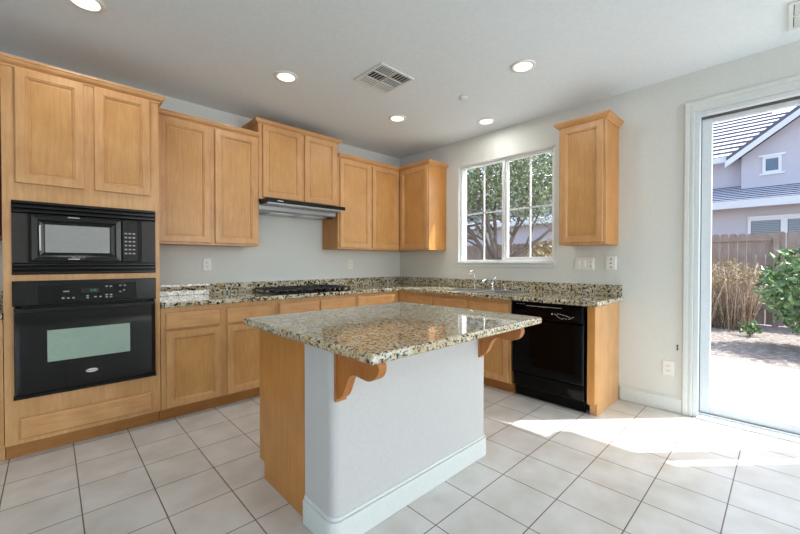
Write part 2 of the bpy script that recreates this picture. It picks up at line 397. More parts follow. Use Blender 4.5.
def frame(x0, x1, z0, z1, yf, openings, p, t=.019):
    """face frame with rectangular openings (x0,x1,z0,z1)"""
    xs = sorted({x0, x1} | {v for o in openings for v in o[:2]}); zs = sorted({z0, z1} | {v for o in openings for v in o[2:]})
    skip = set()
    for i in range(len(xs)-1):
        for j in range(len(zs)-1):
            cx, cz = (xs[i]+xs[i+1])/2, (zs[j]+zs[j+1])/2
            if any(o[0] < cx < o[1] and o[2] < cz < o[3] for o in openings): skip.add((i, j))
    m = MB().slab(xs, zs, 0, t, skip)
    m.v = [(x, yf+t-z, y) for x, y, z in m.v]
    return m.build('face_frame', 'maple', p)
def carcass(x0, x1, z0, z1, yf, p, top=True, yb=-.003, side='maple_side'):
    m = MB(); y0 = yf + .0195; t = .016
    m.box(x0, x0+t, y0, yb, z0, z1); m.box(x1-t, x1, y0, yb, z0, z1); m.box(x0+t, x1-t, y0, yb, z0, z0+t); m.box(x0+t, x1-t, yb-.008, yb, z0+t, z1)
    if top: m.box(x0+t, x1-t, y0, yb-.008, z1-t, z1)
    return m.build('cabinet_body', side, p)
def upper(label, loc, rz, W, z0, z1, doors, crL, crR, dep=.33, group=None, name='wall_cabinet', yb=-.003, xo=0):
    p = thing(name, label, 'cabinet', loc, rz, group)
    zb = z0 - loc[2]; zt = z1 - loc[2]
    carcass(xo, W, zb, zt, -dep, p, yb=yb)
    frame(xo, W, zb, zt, -dep, [(a+.02, b-.02, zb+.045, zt-.06) for a, b in doors], p)
    for a, b in doors: door(a, b, zb+.018, zt-.045, -dep-.0005, p)
    crown(xo, W, -dep, zt-.03, p, crL, crR, yb) if False else None
    return p
G = 'maple wall cabinets'
def wallcab(label, loc, rz, x1, z1, doors, crL, crR, dz0, dz1, xdoorend=None, group=G):
    p = thing('wall_cabinet', label, 'cabinet', loc, rz)
    yf = -.33
    carcass(0, x1, 0, z1, yf, p)
    fx1 = xdoorend or x1
    frame(0.001, fx1, 0.0, z1, yf, [(a+.015, b-.015, dz0+.02, dz1-.02) for a, b in doors], p)
    for a, b in doors: door(a, b, dz0, dz1, yf-.0005, p)
    crown(0, fx1, yf-.001, z1-.028, p, crL, crR)
    return p
zb = 1.372
# A: left of the hood (local x measured from world x)
x0 = -3.068
wallcab('wide two-door maple wall cabinet between the oven tower and the range hood', (x0, 0, zb), 0, .866, 1.062, [(.035, .430), (.470, .845)], 0, 0, .018, 1.030)
x0 = -2.200
wallcab('short raised two-door maple wall cabinet above the black range hood', (x0, 0, 1.835), 0, .908, .742, [(.036, .452), (.487, .875)], 1, 1, .022, .724)
x0 = -1.290
wallcab('two-door maple wall cabinet right of the range hood, running into the room corner', (x0, 0, zb), 0, 1.286, 1.062, [(.022, .462), (.500, .942)], 0, -1, .018, 1.030, .96)
wallcab('single-door maple wall cabinet left of the window, in the room corner', (0, -.332, zb), RB, .528, 1.062, [(.040, .512)], -1, 1, .018, 1.030)
wallcab('narrow single-door maple wall cabinet right of the window, above the dishwasher', (0, -2.432, zb), RB, .388, 1.062, [(.016, .366)], 1, 1, .018, 1.030)
# sliver of the cabinets left of the oven tower
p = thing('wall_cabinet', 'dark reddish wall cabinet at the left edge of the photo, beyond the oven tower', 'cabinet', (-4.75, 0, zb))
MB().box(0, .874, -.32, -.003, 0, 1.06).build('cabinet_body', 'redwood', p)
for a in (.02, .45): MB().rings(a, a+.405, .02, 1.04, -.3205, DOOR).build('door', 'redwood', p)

# oven tower
p = thing('oven_tower_cabinet', 'tall maple cabinet tower that houses the microwave and the wall oven', 'cabinet', (-3.870, 0, 0))
W = .800; yf = -.61
m = MB(); y0 = yf+.0195
m.box(0, .018, y0, -.003, .1, 2.44); m.box(W-.018, W, y0, -.003, .1, 2.44); m.box(.018, W-.018, -.012, -.003, .1, 2.44)
for z in (.1, .365, 1.105, 1.60, 2.422): m.box(.018, W-.018, y0, -.012, z, z+.018)
m.build('cabinet_body', 'maple_side', p)
frame(0, W, .1, 2.44, yf, [(.045, .765, .385, 1.090), (.045, .765, 1.155, 1.585), (.07, .36, 1.72, 2.38), (.44, .73, 1.72, 2.38)], p)
MB().box(0, W, -.545, -.53, .001, .1).build('toe_kick', 'kick', p)
door(.058, .376, 1.704, 2.402, yf-.0005, p); door(.428, .742, 1.704, 2.402, yf-.0005, p)
drawer(.062, .742, .128, .258, yf-.0005, p, 'drawer_front')
crown(0, W, yf-.001, 2.400, p, 1, 1)

# base cabinets
def base(label, loc, rz, W, drawers, doors, L=0, Rr=None, zt=.873):
    p = thing('base_cabinet', label, 'cabinet', loc, rz)
    carcass(0, W, .1, zt, -.61, p, top=False)
    R = Rr or W
    frame(L, R, .1, zt, -.61, [(a+.015, b-.015, .72, .815) for a, b in drawers] + [(a+.015, b-.015, .13, .66) for a, b in doors], p)
    MB().box(0, W, -.545, -.53, .001, .1).build('toe_kick', 'kick', p)
    for a, b in drawers: drawer(a, b, .702, .838, -.6105, p)
    for a, b in doors: door(a, b, .108, .686, -.6105, p)
    return p
base('two-door maple base cabinet beside the oven tower, left of the cooktop', (-3.066, 0, 0), 0, .916, [(.032, .421), (.472, .880)], [(.032, .421), (.472, .880)])
base('maple base cabinet with two false drawer fronts directly under the cooktop', (-2.148, 0, 0), 0, .898, [(.014, .430), (.452, .884)], [(.014, .430), (.452, .884)])
base('maple base cabinet right of the cooktop, filling the room corner', (-1.248, 0, 0), 0, 1.244, [(.018, .568)], [(.018, .568)], 0, .637)
base('narrow maple base cabinet on the window wall, between the corner and the sink cabinet', (0, -.612, 0), RB, .556, [(.160, .548)], [(.160, .548)])
base('maple sink base cabinet under the window, left of the black dishwasher', (0, -1.170, 0), RB, .950, [(.030, .448), (.495, .925)], [(.030, .448), (.495, .925)])
p = thing('cabinet_end_panel', 'maple end panel closing the counter run, right of the black dishwasher', 'cabinet', (0, -2.778, 0), RB)
MB().box(0, .054, -.59, -.003, .1, .873).box(0, .054, -.545, -.003, .001, .1).build('side_panel', 'maple', p)
MB().box(0, .054, -.61, -.591, .1, .873).build('face_frame', 'maple_side', p)
p = thing('base_cabinet', 'maple base cabinet at the left edge of the photo, beyond the oven tower', 'cabinet', (-4.75, 0, 0))
MB().box(0, .876, -.60, -.003, .1, .873).box(0, .876, -.54, -.003, .001, .1).build('cabinet_body', 'maple', p)
for a in (.02, .45): drawer(a, a+.405, .702, .838, -.6005, p); door(a, a+.405, .108, .686, -.6005, p)

# ------------------------------------------------------------ countertops
p = thing('countertop', 'L-shaped speckled granite countertop under the window and behind the cooktop', 'countertop', (0, 0, .914))
xs = [-3.064, -.648, -.535, -.125, -.002]; ys = [-2.866, -2.03, -1.29, -.648, -.002]
skip = {(0, 0), (0, 1), (0, 2), (2, 1)}
MB().slab(xs, ys, -.04, 0, skip).build('worktop', 'granite', p, .010, 3)
m = MB().box(-3.064, -.0225, -.022, -.002, .0005, .102).box(-.022, -.002, -.002, -2.856, .0005, .102); m.build('backsplash', 'granite', p, .002)
p = thing('countertop', 'end of a granite countertop at the left edge of the photo, beyond the oven tower', 'countertop', (-4.75, 0, .914))
MB().box(0, .876, -.64, -.002, -.04, 0).build('worktop', 'granite', p, .008, 3); MB().box(0, .876, -.022, -.002, .0005, .102).build('backsplash', 'granite', p)

# ------------------------------------------------------------ island
IX0, IX1 = -2.800, -1.665
p = thing('kitchen_island', 'kitchen island with maple cabinet side and white half wall', 'island', ((IX0+IX1)/2, -2.2, 0))
ox, oy = (IX0+IX1)/2, -2.2
off = (ox, oy, 0)
m = MB()
for xa_, xb_ in ((IX0, IX0+.018), (IX1-.018, IX1)):
    m = MB(); m.prism([(-1.773, .095), (-1.773, .858), (-2.302, .858), (-2.302, .001), (-1.835, .001), (-1.835, .095)], xb_, 'x', xa_)
    m.build('side_panel', 'maple_side', p, off=off)
m = MB().box(IX0+.018, IX1-.018, -1.792, -2.290, .1, .118).box(IX0+.018, IX1-.018, -2.288, -2.300, .118, .858).box(IX0+.018, IX1-.018, -1.775, -1.790, .1, .858)
m.build('cabinet_body', 'maple_side', p, off=off)
MB().box(IX0+.018, IX1-.018, -1.840, -1.855, .001, .099).build('toe_kick', 'kick', p, off=off)
def back_panel(x0, x1, z0, z1, name, prof, mat):
    m = MB().rings(-x1, -x0, z0, z1, 1.7745, prof); m.v = [(-x, -y, z) for x, y, z in m.v]; m.build(name, mat, p, off=off)
for a in (IX0+.03, -2.215): back_panel(a, a+.52, .70, .84, 'drawer', DRAW, 'maple_h'); back_panel(a, a+.52, .12, .685, 'door', DOOR, 'maple')
# half wall with rounded corners
def rrect(x0, x1, y0, y1, r, corners, n=6):
    pts = []
    cs = [(x1-r, y1-r, 0), (x0+r, y1-r, 90), (x0+r, y0+r, 180), (x1-r, y0+r, 270)]
    for k, (cx, cy, a0) in enumerate(cs):
        if corners[k]:
            for i in range(n+1):
                q = math.radians(a0 + 90*i/n); pts.append((cx + r*math.cos(q), cy + r*math.sin(q)))
        else: pts.append([(x1, y1), (x0, y1), (x0, y0), (x1, y0)][k])
    return pts
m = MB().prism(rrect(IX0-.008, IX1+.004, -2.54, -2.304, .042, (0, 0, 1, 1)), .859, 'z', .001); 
hw = m.build('half_wall', 'wall_island_shaded', p, off=off)
m = MB(); e = .014
outer = rrect(IX0-.008-e, IX1+.004+e, -2.54-e, -2.304, .05, (0, 0, 1, 1)); inner = rrect(IX0-.003, IX1+.003, -2.539, -2.305, .026, (0, 0, 1, 1))
m.prism(outer, .112, 'z', .001); m.prism(rrect(IX0-.008-.006, IX1+.004+.006, -2.546, -2.304, .046, (0, 0, 1, 1)), .128, 'z', .1125)
m.build('baseboard', 'trim', p, .003, off=off)
def spline(pts, n=8):
    out = []
    for i in range(len(pts)-1):
        p0 = Vector(pts[max(i-1, 0)]); p1 = Vector(pts[i]); p2 = Vector(pts[i+1]); p3 = Vector(pts[min(i+2, len(pts)-1)])
        for k in range(n):
            t = k/n; out.append(.5*((2*p1) + (-p0+p2)*t + (2*p0-5*p1+4*p2-p3)*t*t + (-p0+3*p1-3*p2+p3)*t*t*t))
    out.append(Vector(pts[-1])); return [(a.x, a.y) for a in out]
prof = spline([(-2.808, .857), (-2.822, .825), (-2.806, .788), (-2.765, .766), (-2.715, .766), (-2.668, .768), (-2.635, .748), (-2.612, .705), (-2.590, .665), (-2.562, .645), (-2.5545, .642)])
for xx in (-2.800, -1.748):
    MB().prism([(-2.5545, .857)] + prof, xx+.044, 'x', xx+.004).build('corbel', 'corbel', p, .003, off=off)
    MB().box(xx-.004, xx+.052, -2.5545, -2.5415, .630, .857).build('corbel_plate', 'corbel', p, .002, off=off)
p = thing('island_countertop', 'rectangular granite slab on top of the kitchen island', 'countertop', (-2.25, -2.31, .86))
MB().box(-2.872, -1.602, -2.878, -1.715, .862, .900).build('worktop', 'granite_island', p, .011, 4, off=(-2.25, -2.31, .86))

# ------------------------------------------------------------ microwave
p = thing('microwave_oven', 'black built-in microwave with louvred trim, above the wall oven', 'microwave', (-3.465, -.61, 1.14))
ox = -3.465; f = lambda x: x - ox
X0, X1 = f(-3.832), f(-3.098); zt = .457
MB().box(X0+.03, X1-.03, .001, .45, .02, .43).build('housing', 'black_satin', p)
for a_, b_ in ((X0, X0+.070), (X1-.085, X1)): MB().box(a_, b_, -.012, -.001, .075, .378).build('trim_panel', 'charcoal', p, .002)
def louvre(z0, z1, n):
    m = MB().box(X0, X1, -.006, -.001, z0, z1); h = (z1-z0)/n
    for i in range(n):
        za = z0+i*h
        m.prism([(-.006, za+.001), (-.020, za+h*.35), (-.020, za+h*.75), (-.006, za+h-.002)], X1, 'x', X0)
    return m
louvre(.378, zt, 3).build('vent_trim', 'black', p); louvre(0, .075, 3).build('vent_trim', 'black', p)
BX0, BX1 = f(-3.750), f(-3.204)
MB().box(X0+.070, X1-.085, -.004, -.001, .075, .378).build('recess', 'dark', p)
MB().rings(BX0, f(-3.300), .082, .374, -.005, [(0, 0), (0, .020), (.004, .024), (.030, .026), (.040, .018), (.058, .014)], 0).build('door', 'black', p); mdoor = p.children[-1]
MB().rings(f(-3.686), f(-3.366), .140, .316, -.0192, [(0, 0), (0, .002), (.004, .002)]).build('window', 'mw_glass', mdoor)
MB().box(f(-3.712), f(-3.703), -.034, -.028, .150, .310).build('door_handle', 'chrome', mdoor, .002)
MB().rings(f(-3.298), BX1, .082, .374, -.005, [(0, 0), (0, .020), (.004, .024)]).build('control_panel', 'black_satin', p)
MB().box(f(-3.285), f(-3.222), -.031, -.0292, .318, .345).build('display', 'dark', p)
cpan = [c for c in p.children if c.name.startswith('control_panel')][0]
for i in range(3):
    for j in range(6): MB().box(f(-3.284)+i*.023, f(-3.284)+i*.023+.015, -.031, -.0292, .135+j*.028, .135+j*.028+.010).build('button', 'button', cpan)
for (cx, z) in ((f(-3.55), .367), (f(-3.55), .098)): MB().box(cx-.028, cx+.028, -.032, -.0305, z-.002, z+.002).build('chrome_accent', 'badge', p)
txt('Whirlpool', .016, 'button', p, 'brand_lettering', (f(-3.53), -.0316, .108), .15)

# ------------------------------------------------------------ wall oven
p = thing('wall_oven', 'black built-in wall oven with a greenish window, under the microwave', 'oven', (-3.465, -.61, .374))
X0, X1 = f(-3.832), f(-3.100)
MB().box(X0+.03, X1-.03, .001, .5, .03, .70).build('housing', 'black_satin', p)
MB().rings(X0, X1, .574, .728, -.001, [(0, 0), (0, .02), (.004, .024)]).build('control_panel', 'black', p); cpan = p.children[-1]
MB().rings(f(-3.727), f(-3.215), .588, .706, -.0255, [(0, 0), (0, .001), (.003, .002)]).build('control_glass', 'black_gloss', p)
MB().box(f(-3.517), f(-3.425), -.0288, -.0277, .640, .672).build('display', 'dark', p)
for s_, x_ in (('2:48', -3.455),): txt(s_, .020, 'led', p, 'display_digits', (f(x_), -.0292, .656))
m = MB()
for x_, z_ in [(-3.605, .612), (-3.580, .612), (-3.555, .612), (-3.485, .620), (-3.485, .607), (-3.445, .612), (-3.418, .612), (-3.385, .680), (-3.362, .680), (-3.385, .622), (-3.362, .622), (-3.385, .607), (-3.362, .607),
               (-3.310, .682), (-3.285, .682), (-3.310, .640), (-3.290, .650), (-3.600, .655), (-3.590, .655), (-3.580, .655)]:
    w_ = .004 if z_ == .655 else .0065
    MB().rings(f(x_)-w_, f(x_)+w_, z_-.004, z_+.004, -.0277, [(0, 0), (0, .0006), (.002, .001)]).build('button', 'button', cpan)
MB().rings(X0+.006, X1-.006, .030, .562, -.003, [(0, 0), (0, .030), (.004, .036), (.025, .037)]).build('door', 'black_gloss', p); odoor = p.children[-1]
MB().rings(f(-3.681), f(-3.259), .216, .415, -.0405, [(0, 0), (0, .0008), (.004, .001)]).build('window', 'oven_glass', odoor)
m = MB()
for z_ in (.285, .345):
    m = MB(); m.box(f(-3.676), f(-3.264), -.0422, -.0415, z_, z_+.002); m.build('oven_rack', 'button', odoor)
m = MB().box(X0+.012, X1-.012, -.075, -.055, .532, .566)
m.box(X0+.03, X0+.06, -.056, -.0405, .535, .560).box(X1-.06, X1-.03, -.056, -.0405, .535, .560); m.build('door_handle', 'black', odoor, .006)
MB().box(X0, X1, -.012, -.001, 0, .028).box(X0+.01, X1-.01, -.030, -.012, .012, .026).build('lower_vent_trim', 'black', p, .002)
m = MB(); n = 28; e = [(f(-3.467)+.031*math.cos(2*PI*i/n), .123+.0125*math.sin(2*PI*i/n)) for i in range(n)]
m.prism(e, -.0425, 'y', -.0405); m.build('badge', 'badge', odoor)
txt('Whirlpool', .0125, 'dark', odoor, 'badge_lettering', (f(-3.467), -.0428, .123), .15)

# ------------------------------------------------------------ range hood
p = thing('range_hood', 'slim black and grey range hood under the raised wall cabinet', 'range hood', (-1.742, 0, 1.83))
MB().box(-.448, .448, -.485, -.315, -.038, -.002).build('visor', 'black', p, .003)
m = MB(); m.prism([(-.004, -.004), (-.30, -.004), (-.30, -.09), (-.26, -.105), (-.004, -.105)], .445, 'x', -.445); m.build('hood_body', 'hoodgrey', p, .003)
MB().box(-.43, .43, -.470, -.302, -.052, -.0385).build('glide_out_tray', 'hoodgrey', p)
for a in (-.30, .05): MB().box(a, a+.26, -.25, -.06, -.110, -.1055).build('grease_filter', 'steel', p)
MB().box(.36, .41, -.29, -.24, -.118, -.1055).build('switch', 'black_satin', p)
MB().box(-.34, -.28, -.4862, -.4852, -.024, -.017).build('badge', 'badge', p)

# ------------------------------------------------------------ cooktop
p = thing('gas_cooktop', 'black gas cooktop with cast-iron grates set in the granite counter', 'cooktop', (-1.735, -.345, .9142))
MB().box(-.425, .425, -.255, .255, 0, .012).build('cooktop_plate', 'black_gloss', p, .005, 3)
for (bx, by, br) in ((-.28, -.12, .045), (-.28, .12, .038), (0, .02, .055), (.27, .13, .04), (.20, -.13, .045)):
    MB().lathe(bx, by, [(br, .0125), (br, .022), (br*.72, .024), (br*.7, .031), (br*.4, .033)], 20).build('burner', 'iron', p)
for gx in (-.283, 0, .283):
    m = MB(); hw_ = .134; zt_ = .046
    for yy in (-.235, .235): m.box(gx-hw_, gx+hw_, yy-.006, yy+.006, zt_-.012, zt_)
    for xx in (-hw_, hw_): m.box(gx+xx-.006, gx+xx+.006, -.229, .229, zt_-.012, zt_)
    for yy in (-.12, .12): m.box(gx-hw_+.006, gx+hw_-.006, yy-.005, yy+.005, zt_-.010, zt_+.002)
    for xx in (-.06, .0, .06): m.box(gx+xx-.004, gx+xx+.004, -.229, .229, zt_-.010, zt_+.001)
    for xx in (-hw_, hw_):
        for yy in (-.235, 0, .235): m.box(gx+xx-.007, gx+xx+.007, yy-.007, yy+.007, .0125, zt_-.012)
    m.build('grate', 'iron', p)
for i in range(5): MB().lathe(.36 - 0*i, -.19+i*.09, [(.018, .0125), (.016, .034), (.010, .036)], 14).build('control_knob', 'black_satin', p)

# ------------------------------------------------------------ sink and taps
p = thing('kitchen_sink', 'double bowl stainless drop-in sink in the counter below the window', 'sink', (-.33, -1.66, .9145))
xs = [-.212, -.180, .145, .212]; ys = [-.377, -.345, -.018, .018, .345, .377]
MB().slab(xs, ys, 0, .006, {(1, 1), (1, 3)}).build('rim', 'steel', p, .003)
for (a, b) in ((-.345, -.018), (.018, .345)):
    m = MB(); t = .004; x_, X_ = -.180, .145; d = -.18
    m.box(x_-t, x_, a-t, b+t, d, 0); m.box(X_, X_+t, a-t, b+t, d, 0); m.box(x_, X_, a-t, a, d, 0); m.box(x_, X_, b, b+t, d, 0); m.box(x_-t, X_+t, a-t, b+t, d-t, d)
    m.lathe(-.02, (a+b)/2, [(.04, d+.0005), (.038, d+.003), (.02, d+.002)], 20)
    m.build('bowl', 'steel', p)
p = thing('kitchen_faucet', 'chrome single-lever kitchen faucet behind the middle of the sink', 'faucet', (-.155, -1.635, .9205))
MB().lathe(0, 0, [(.028, .0005), (.026, .008), (.018, .014), (.018, .075), (.015, .082)], 20).build('faucet_body', 'chrome', p)
sp = [(-.01, 0, .06), (-.05, 0, .085), (-.10, 0, .105), (-.15, 0, .108), (-.185, 0, .095), (-.195, 0, .075)]
MB().tube(sp, [.013, .012, .011, .011, .012, .013], 12).build('spout', 'chrome', p)
MB().tube([(0, 0, .08), (.004, -.012, .11), (.008, -.035, .145)], [.011, .008, .006], 10).build('lever', 'chrome', p)
p = thing('filter_faucet', 'thin chrome gooseneck tap left of the main kitchen faucet', 'faucet', (-.155, -1.40, .9205))
MB().lathe(0, 0, [(.020, .0005), (.018, .006), (.012, .012), (.011, .045), (.006, .05)], 16).build('tap_base', 'chrome', p)
MB().tube([(0, 0, .04)] + [(0, 0, .13)] + [(-.045+.045*math.cos(q), .0, .165+.04*math.sin(q)) for q in [PI*i/8 for i in range(0, 9)]] + [(-.09, 0, .145)], .006, 10).build('spout', 'chrome', p)
MB().tube([(0, 0, .035), (0, -.03, .04), (0, -.042, .042)], [.006, .005, .006], 8).build('lever', 'chrome', p)
p = thing('soap_dispenser', 'small chrome soap pump right of the main kitchen faucet', 'soap dispenser', (-.155, -1.785, .9205))
MB().lathe(0, 0, [(.019, .0005), (.017, .006), (.011, .012), (.011, .04), (.006, .042), (.006, .058), (.012, .060), (.012, .068)], 16).build('pump_body', 'chrome', p)
MB().tube([(0, 0, .063), (-.03, 0, .064), (-.05, 0, .056)], [.006, .005, .004], 8).build('nozzle', 'chrome', p)

# ------------------------------------------------------------ dishwasher
p = thing('dishwasher', 'black built-in dishwasher under the right end of the granite counter', 'dishwasher', (0, -2.130, 0), RB)
W = .638
MB().box(.012, W-.012, -.58, -.03, .10, .865).build('tub_housing', 'dark', p)
MB().rings(.008, W-.008, .728, .868, -.585, [(0, 0), (0, .048), (.006, .054), (.02, .055)]).build('control_panel', 'dw', p); cpan = p.children[-1]
m = MB().box(.15, .46, -.6415, -.6405, .838, .842)
for (a, z) in ((.06, .85), (.09, .85), (.12, .85), (.20, .836), (.26, .836), (.30, .836)): m.box(a, a+.018, -.6415, -.6405, z, z+.003)
m.build('grip_line', 'button', p)
m = MB()
random.seed(4)
for i, (a, z) in enumerate([(.400, .785), (.413, .775), (.426, .765), (.440, .757), (.455, .752), (.425, .79), (.445, .79), (.465, .785), (.485, .782), (.50, .776), (.515, .772), (.47, .758), (.49, .755), (.515, .757), (.53, .765), (.545, .775)]):
    MB().box(a, a+.010, -.6415, -.6405, z, z+.004).build('button', 'keypad', cpan)
MB().box(.375, .386, -.6418, -.6405, .782, .793).build('indicator', 'keypad', p)
MB().rings(.010, W-.010, .236, .722, -.585, [(0, 0), (0, .040), (.005, .046), (.02, .047)]).build('door', 'dw', p)
MB().rings(.014, W-.014, .110, .228, -.565, [(0, 0), (0, .040), (.004, .044)]).build('access_panel', 'dw', p)
MB().box(.016, W-.016, -.56, -.54, .012, .105).build('toe_kick', 'dw', p)
for a in (.03, W-.03): MB().lathe(a, -.50, [(.014, .001), (.014, .01), (.006, .012), (.006, .10)], 10).build('foot', 'steel', p)

# ------------------------------------------------------------ electrical plates (local front = -y)
def plate(name, label, cat, loc, rz, w, h, kind, group=None):
    p = thing(name, label, cat, loc, rz, group)
    MB().rings(-w/2, w/2, -h/2, h/2, -.0008, [(0, 0), (0, .003), (.004, .006)]).build('cover_plate', 'plate', p)
    d = MB(); n = MB()
    if kind == 'duplex':
        for zc in (-.020, .020):
            n = MB(); n.rings(-.017, .017, zc-.014, zc+.014, -.0068, [(0, 0), (0, .001), (.003, .002)]); rr_ = n.build('receptacle', 'plate', p); d = MB()
            d.box(-.009, -.006, -.0093, -.0088, zc-.003, zc+.007); d.box(.006, .009, -.0093, -.0088, zc-.003, zc+.006); d.box(-.002, .002, -.0093, -.0088, zc-.010, zc-.006)
            d.build('slots', 'dark', rr_)
    elif kind == 'three':
        for zc in (-.036, .0, .036): d.box(-.006, .006, -.0078, -.0068, zc-.005, zc+.005)
        n.rings(-.017, .017, -.033, .033, -.0068, [(0, 0), (0, .0002), (.002, .0004)])
        n.build('receptacle', 'plate', p); d.build('slots', 'dark', p)
    elif kind == 'quad':
        for xc in (-.052, 0): MB().rings(xc-.012, xc+.012, -.03, .03, -.0068, [(0, 0), (0, .003), (.003, .005)]).build('rocker_switch', 'plate', p)
        n = MB(); n.rings(.042, .074, -.034, .034, -.0068, [(0, 0), (0, .001), (.003, .002)]); n.build('receptacle', 'plate', p)
        for zc in (-.02, .02): d.box(.052, .055, -.0093, -.0088, zc-.004, zc+.006); d.box(.061, .064, -.0093, -.0088, zc-.004, zc+.006)
        d.build('slots', 'dark', p)
    return p
plate('wall_outlet', 'white outlet left of the cooktop, above the granite backsplash', 'outlet', (-2.57, 0, 1.197), 0, .075, .12, 'duplex')
plate('wall_outlet', 'white outlet right of the cooktop, under the corner wall cabinet', 'outlet', (-.88, 0, 1.190), 0, .075, .12, 'duplex')
plate('switch_plate', 'wide white switch plate between the window and the right end of the backsplash', 'switch', (0, -2.535, 1.203), RB, .172, .118, 'quad')
plate('wall_outlet', 'white outlet plate with three dark dots above the right end of the backsplash', 'outlet', (0, -2.763, 1.21), RB, .085, .12, 'three')
plate('wall_outlet', 'low white outlet above the baseboard, left of the sliding door', 'outlet', (0, -3.193, .350), RB, .078, .118, 'duplex')
p = thing('wall_jack', 'tiny dark cable jack in the wall beside the sliding door casing', 'wall jack', (0, -3.252, .53), RB)
MB().rings(-.006, .006, -.024, .024, -.0008, [(0, 0), (0, .002), (.002, .003)]).build('jack_cover', 'button', p); MB().box(-.004, .004, -.0046, -.004, .006, .018).box(-.004, .004, -.0046, -.004, -.018, -.006).build('slots', 'dark', p)

# ------------------------------------------------------------ ceiling fixtures
def can(x, y, label, seen=True):
    p = thing('recessed_light', label, 'ceiling light', (x, y, H), 0, 'round recessed ceiling lights' if False else None)
    MB().lathe(0, 0, [(.066, -.0005), (.070, -.009), (.092, -.005), (.092, -.0005)], 36).build('trim_ring', 'lens_ring', p)
    MB().lathe(0, 0, [(.0655, -.004), (.0655, -.0095), (.05, -.0105), (.02, -.011)], 32).build('lens', 'lens', p)
    l = bpy.data.lights.new('lamp', 'AREA'); l.shape = 'DISK'; l.size = .12; l.energy = LAMP_W; l.color = (1, .96, .90)
    o = bpy.data.objects.new('lamp', l); C.objects.link(o); o.parent = p; o.location = (0, 0, -.016)
    return p
can(-3.505, -1.072, 'recessed round ceiling light at the top left, above the oven tower')
can(-2.28, -1.07, 'recessed round ceiling light between the ceiling vent and the oven tower')
can(-1.055, -1.07, 'recessed round ceiling light nearest the corner wall cabinets')
can(-.32, -1.66, 'recessed round ceiling light right in front of the kitchen window')
can(-1.05, -2.46, 'recessed round ceiling light right of the ceiling vent, above the island')
def vent(cx, cy, label):
    p = thing('ceiling_vent', label, 'vent', (cx, cy, H), -PI/2)
    h = .175
    MB().slab([-h, -h+.022, h-.022, h], [-h, -h+.022, h-.022, h], -.012, -.0005, {(1, 1)}).build('vent_frame', 'trim', p, .003)
    MB().box(-h+.022, h-.022, -h+.022, h-.022, -.002, -.0006).build('duct_opening', 'slot_brown', p)
    m = MB(); a = h-.022; c = a/1.5
    for i in (1, 2): m.box(-a+i*2*a/3-.004, -a+i*2*a/3+.004, -a, a, -.011, -.003)
    m.box(-a, a, -.004, .004, -.0115, -.003)
    k = 2*a/3
    for i in range(3):
        for j in range(2):
            x0 = -a+i*k+.004; x1 = x0+k-.008; y0 = (-a if j == 0 else .004); y1 = y0 + a - .004
            if i == 0: # closed, seen as white louvres
                for q in range(6):
                    t = y0+(y1-y0)*q/6; m.box(x0, x1, t, t+.019, -.010, -.008)
            elif (i+j) % 2:
                for q in range(5):
                    t = y0+(y1-y0)*(q+.35)/5; m.box(x0, x1, t, t+.004, -.008, -.004)
            else:
                for q in range(5):
                    t = x0+(x1-x0)*(q+.35)/5; m.box(t, t+.004, y0, y1, -.008, -.004)
    m.build('louvres', 'trim', p); return p
vent(-1.69, -1.585, 'square white ceiling vent in the middle of the kitchen ceiling')
vent(-.40, -4.02, 'white ceiling vent at the top right corner of the photo')
p = thing('smoke_detector', 'small round white detector on the ceiling beside the light over the island', 'smoke detector', (-.955, -1.83, H))
MB().lathe(0, 0, [(.035, -.0005), (.035, -.010), (.028, -.016), (.012, -.018)], 28).build('detector_body', 'trim', p)

# ------------------------------------------------------------ outdoors
GZ = -.12
struct(MB().box(.16, 60, -40, 40, GZ-.2, GZ).build('ground', 'gravel'))
struct(MB().box(XW-30, .16, -40, YS-.1, GZ-.2, GZ).build('ground_rear', 'gravel'))
struct(MB().box(XW-30, XW-.1, YS-.1, 30, GZ-.2, GZ).build('ground_side', 'gravel'))
m = MB().prism([(.162, -9), (2.2, -9), (2.84, -4.4), (3.08, -3.1), (3.0, -1.2), (2.9, 2), (.162, 2)], -.09, 'z', -.119); struct(m.build('patio', 'concrete'))
# unseen eave added past the door to cut the floor sun patch
struct(MB().box(.162, .60, -4.16, -9, 2.80, 2.95).build('added_eave', 'fascia'))
struct(MB().box(.162, 1.0, -.45, 2, GZ, 3.0).build('wall_outside', 'stucco2'))
# fence
p = thing('wooden_fence', 'weathered grey-brown plank fence across the yard behind the shrubs', 'fence', (7.3, -1, GZ))
m = MB(); random.seed(2); y = -9.0
while y < 8:
    t = random.uniform(-.012, .012); dx = random.uniform(-.004, .004); wv = .138
    m.prism([(y+1, .02), (y+1+wv, .02), (y+1+wv, 1.93+t), (y+1+wv-.03, 1.965+t), (y+1+.03, 1.965+t), (y+1, 1.93+t)], .018+dx, 'x', dx); y += .147
m.build('plank_panel', 'fence', p)
for z in (.35, 1.80): MB().box(-.04, -.006, -2.75, 9, z, z+.085).build('rail', 'fence', p)
for y in (-2.72, -.3, 2.1, 4.5, 6.9): MB().box(-.10, -.045, y-.045, y+.045, 0, 1.90).build('post', 'fence', p)
